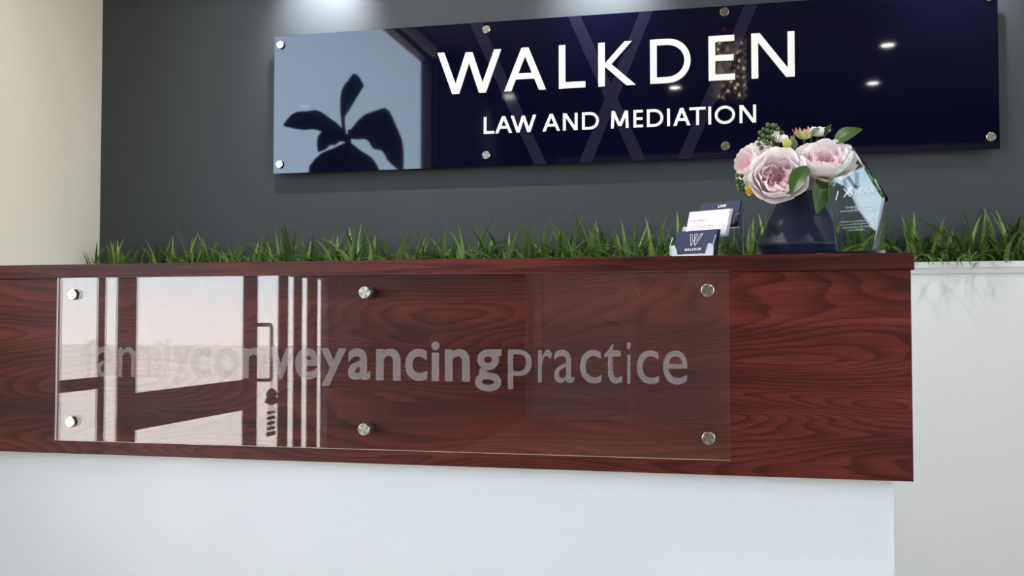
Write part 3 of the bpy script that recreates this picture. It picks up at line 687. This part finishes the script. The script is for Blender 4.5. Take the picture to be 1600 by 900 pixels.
for i in range(9):
    o = card(0, i, 'card_navy', 'navy business card with white W emblem in front of its pocket stack' if i == 0 else 'plain-edged navy card stacked behind the emblem card', 'navy cards in the front pocket', 0 if i == 0 else rnd.uniform(-.0006, .0004), 0 if i == 0 else rnd.uniform(-.0005, .0008))
    if i == 0:
        lw = .0008; em = MB()
        def ln(p, q, w_=lw):
            A, B = Vector((p[0], 0, p[1])), Vector((q[0], 0, q[1])); sd = (B-A).normalized().cross(Vector((0, 1, 0)))*w_/2
            yy = -.00015-.00001*(len(em.bm.verts)//4)
            em._f([em.bm.verts.new((v.x, yy, v.z)) for v in (A-sd, A+sd, B+sd, B-sd)])
        ex, ez, ew, eh = -.015, .0245, .031, .026
        for a, b in (((0, 1), (.24, 0)), ((.24, 0), (.60, 1)), ((.36, 1), (.52, 0)), ((.52, 0), (1, 1)), ((0, 1), (.17, 1)), ((.36, 1), (.60, 1)), ((.83, 1), (1, 1)), ((.17, 1), (.30, .36)), ((.57, .42), (.83, 1))):
            ln((ex+a[0]*ew, ez+a[1]*eh), (ex+b[0]*ew, ez+b[1]*eh))
        em.build('emblem', M['letter_white'], o)
        for c_, a, b, z0_, h_, s_ in rows[:7]:
            mb = MB(); k_ = .0385/1.053
            for q, pts in enumerate(cap_letter(c_, (b-a)*k_, h_*k_*1.15, s_*k_*1.2)):
                mb._f([mb.bm.verts.new((-.0215+(a+.865)*k_+px, -.00015-.00001*q, .0135+pz)) for px, pz in pts])
            mb.build('printed_letter', M['letter_white'], o)
for i in range(10):
    o = card(1, i, 'card_white', 'white business card printed with a name, front of the middle pocket' if i == 0 else 'blank-looking white card stacked in the middle pocket', 'white cards in the middle pocket', 0 if i == 0 else rnd.uniform(-.0006, .0006), 0 if i == 0 else rnd.uniform(-.0004, .0008))
    if i == 0:
        text_obj(o, 'Susan Walkden', -.0245, .0355, .034, M['ink_grey'], -.0002, 'printed_text', offset=.01)
        text_obj(o, 'LL.B', .002, .0355, .007, M['ink_pink'], -.0002, 'printed_text')
        text_obj(o, 'Solicitor & Principal', -.0245, .0300, .030, M['ink_pink'], -.0002, 'printed_text')
        text_obj(o, 'LAW & MEDIATION', .034, .0530, .022, M['ink_pink'], -.0002, 'printed_text')
        for z_ in (.0225, .0185):
            text_obj(o, 'conveyancing   family law   mediation', -.012, z_, .056, M['ink_grey'] if z_ > .02 else M['ink_pink'], -.0002, 'printed_text')
for i in range(4):
    o = card(2, i, 'card_navy', 'navy card with white print standing tallest in the rear pocket' if i == 0 else 'navy card tucked behind in the rear pocket', 'navy cards in the rear pocket', .002 if i == 0 else -.001, .002)
    if i == 0: text_obj(o, 'LAW', .006, .0455, .020, M['letter_white'], -.0002, 'printed_text', offset=.02)

# ------------------------------------------------------------------ tall house plant by the window (seen mirrored in the sign)
hp = thing('house_plant', 'tall broad-leaved house plant in a dark pot by the window', 'plant', (-1.80, -.75, 0))
hpo = Vector((-1.80, -.75, 0))
link('pot', MB().lathe([(0, 0), (.13, 0), (.17, .34), (.18, .34), (.18, .37), (.155, .37), (.15, .33), (0, .33)], 32).mesh('pot', M['terracotta']), hp)
link('trunk', MB().tube([(0, 0, .32), (.01, .01, .8), (-.01, -.01, 1.3), (0, 0, 1.95)], .018, 8, .010).mesh('trunk', M['bark']), hp)
def hleaf(b, mid, tip, width):
    b, mid, tip = [Vector((0, y+.75, z)) for y, z in (b, mid, tip)]
    rows_ = []; n = 14
    for i in range(n+1):
        t = i/n; p = b*(1-t)**2 + mid*2*t*(1-t) + tip*t*t; tg = ((mid-b)*(1-t)+(tip-mid)*t).normalized()
        side = Vector((-.35, -tg.z, tg.y)).normalized(); w = width*.5*(math.sin(math.pi*min(1, .03+t**1.1*.97))**.7)*(1+.12*math.sin(t*17))+.004
        rows_.append([p+side*w*u+Vector((-.15*w*abs(u), 0, 0)) for u in (-1, -.5, 0, .5, 1)])
    link('leaf', MB().grid(rows_).mesh('leaf', M['house_plant_leaf']), hp)
hleaf((-.74, 1.91), (-.45, 1.98), (-.03, 1.83), .095)
hleaf((-.76, 1.86), (-.56, 2.06), (-.94, 2.21), .25)
hleaf((-.76, 1.93), (-1.35, 2.20), (-1.55, 1.85), .20)
hleaf((-.74, 1.90), (-.50, 1.92), (-.38, 1.78), .08)
hleaf((-.28, 1.68), (-.72, 1.86), (-1.24, 1.76), .17)
hleaf((-.33, 1.66), (-.80, 1.72), (-1.20, 1.70), .18)
hleaf((-.75, 1.52), (-1.05, 1.58), (-1.20, 1.22), .26)  # this low leaf and the next are added to darken the award's reflection
hleaf((-.75, 1.45), (-1.15, 1.45), (-1.28, 1.24), .20)

# ------------------------------------------------------------------ bead tassel hanging on the pull handle (seen mirrored in the acrylic sheet)
bt = thing('bead_tassel', 'brown beaded key tassel hanging from the window pull handle', 'tassel', (-2.025, -2.165, .50))
link('cord', MB().tube([(0, 0, .03), (0, .004, .15), (0, 0, .258), (-.004, 0, .268)], .0022, 6).mesh('cord', M['bark']), bt)
link('charm', MB().lathe([(0, .215), (.016, .205), (.026, .19), (.020, .172), (.030, .16), (.030, .15), (.012, .138), (0, .136)], 16).mesh('charm', M['bark']), bt)
for yy in (-.022, .008, .030):
    link('bead_string', MB().tube([(0, yy*.3, .15), (0, yy, .12), (0, yy, .01)], .0015, 5).mesh('bead_string', M['bark']), bt)
    for k in range(5): link('bead', MB().ball((0, 0, 0), .008+.003*(k == 0), 8, 6).mesh('bead', M['bark']), bt, (0, yy, .008+.024*k))
